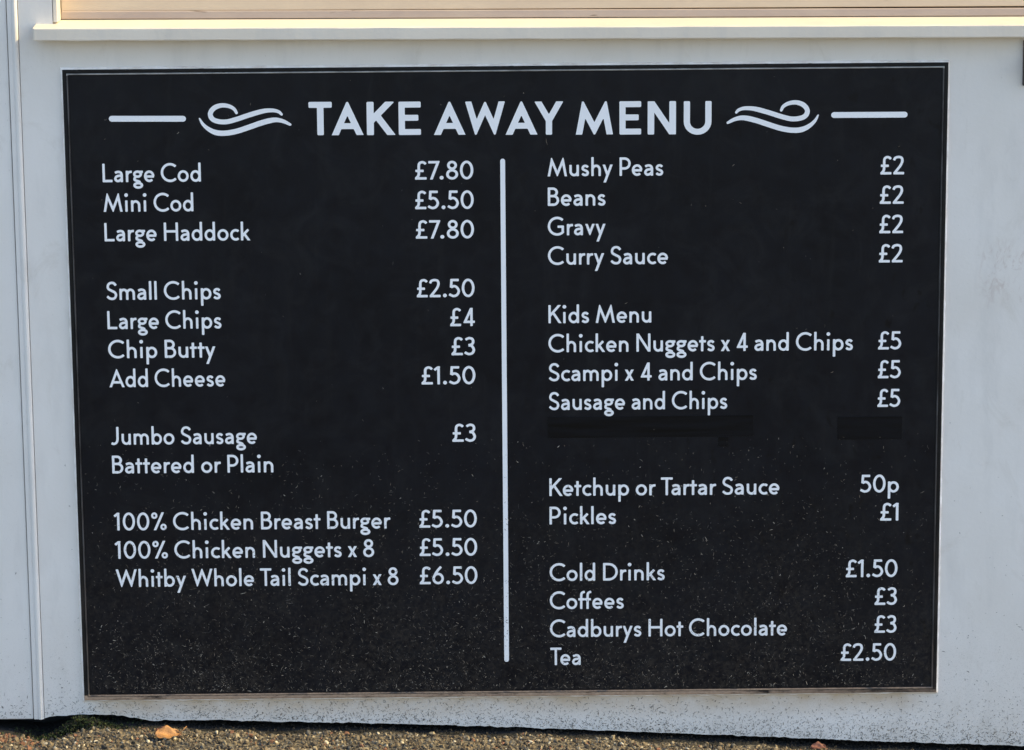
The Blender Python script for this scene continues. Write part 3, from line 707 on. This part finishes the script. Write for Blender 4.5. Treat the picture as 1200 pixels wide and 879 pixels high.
# ------------------------------------------------------------------ moss and fallen leaves
K = 5200
mx = np.concatenate([rng.normal(-.615, .028, K // 2), rng.uniform(-.70, .75, K // 2)])
my = np.concatenate([rng.normal(-.006, .008, K // 2), rng.uniform(-.014, .03, K // 2)])
hz = np.concatenate([rng.random(K // 2) * .017 * np.exp(-((mx[:K // 2] + .612) / .034) ** 2), rng.random(K // 2) * .003])
mz = ground_z(mx, my) + hz + .001
kp = (mx < .9) & (mx > -.72); mx, my, mz = mx[kp], my[kp], mz[kp]; K = len(mx)
tri = np.array([(-1, 0, 0), (1, 0, 0), (.3, .5, 1.6), (-.3, .5, 1.6)]) * .0013
loc = np.einsum('kij,vj->kvi', rotmats(K), tri) * rng.uniform(.6, 1.5, (K, 1, 1)) + np.stack([mx, my, mz], -1)[:, None]
mi = np.where(mx > -.52, 2, rng.choice(3, K, p=[.45, .35, .2]))
tag(obj('moss', loc.reshape(-1, 3), np.arange(K * 4).reshape(-1, 4), MOSS, mi=mi), 'dark green moss growing along the foot of the white wall', 'moss', kind='stuff')

def leaf(name, c0, L_, W_, rz, tilt, curl, m, stem, label, mirror=1):
    """curled blade with midrib, thin edge thickness and a stalk"""
    k_, q_ = 15, 9; V = []; th = .0004
    for side in (0, 1):
        for i in range(k_):
            u = i / (k_ - 1); wd = W_ * (math.sin(math.pi * min(1, u * .93 + .05)) ** .7) * (1 + .16 * math.sin(u * 15))
            for j in range(q_):
                v = j / (q_ - 1) * 2 - 1
                z = curl * (v * v) * .5 + .35 * curl * math.sin(u * 3.1) + abs(v) ** .8 * .0008 - side * th + .0012 * math.sin(u * 9 + v * 4)
                V.append(((u - .5) * L_, v * wd / 2, z))
    n_ = k_ * q_; Fc = []
    for i in range(k_ - 1):
        for j in range(q_ - 1):
            a = i * q_ + j; Fc.append((a, a + q_, a + q_ + 1, a + 1)); b = a + n_; Fc.append((b, b + 1, b + q_ + 1, b + q_))
    edge = [i * q_ for i in range(k_)] + [(k_ - 1) * q_ + j for j in range(1, q_)] + [i * q_ + q_ - 1 for i in range(k_ - 2, -1, -1)] + [j for j in range(q_ - 2, 0, -1)]
    for a, b in zip(edge, edge[1:] + edge[:1]): Fc.append((a, a + n_, b + n_, b))
    Mx = Matrix.Translation(c0) @ Matrix.Rotation(rz, 4, 'Z') @ Matrix.Rotation(tilt, 4, 'X')
    e_ = empty(name, c0, label=label, cat='leaf', group='fallen leaves on the gravel')
    obj('blade', [tuple(Mx @ Vector(p)) for p in V], Fc, m, e_, smooth=True)
    if stem:
        path = [Vector((L_ * .47, 0, .35 * curl * .1)), Vector((L_ * .62, .002, .004)), Vector((L_ * .80, .004, .011))]; V = []
        for i, p in enumerate(path):
            for t in range(6): a = t * math.pi / 3; V.append(tuple(Mx @ (p + Vector((0, math.cos(a), math.sin(a))) * (.0016 - .0004 * i))))
        Fc = [(i * 6 + t, i * 6 + (t + 1) % 6, (i + 1) * 6 + (t + 1) % 6, (i + 1) * 6 + t) for i in range(2) for t in range(6)] + [tuple(range(12, 18))]
        obj('stalk', V, Fc, m, e_, smooth=True)
gz = lambda x, y: float(ground_z(x, y))
leaf('fallen_leaf', Vector((-.480, -.050, gz(-.480, -.050) + .008)), .034, .020, R(14), R(38), .007, LEAFM, True,
     'curled golden orange leaf lying on the gravel below the sign, its stalk sticking up')
leaf('fallen_leaf', Vector((-.488, -.030, gz(-.488, -.030) + .0045)), .022, .010, R(-20), R(15), .003, LEAFB, False,
     'small dark brown leaf scrap lying on the gravel behind the golden leaf')
leaf('fallen_leaf', Vector((.432, -.022, gz(.432, -.022) + .006)), .021, .012, R(5), R(30), .005, LEAFB, False,
     'reddish brown leaf at the foot of the wall below the right half of the sign')
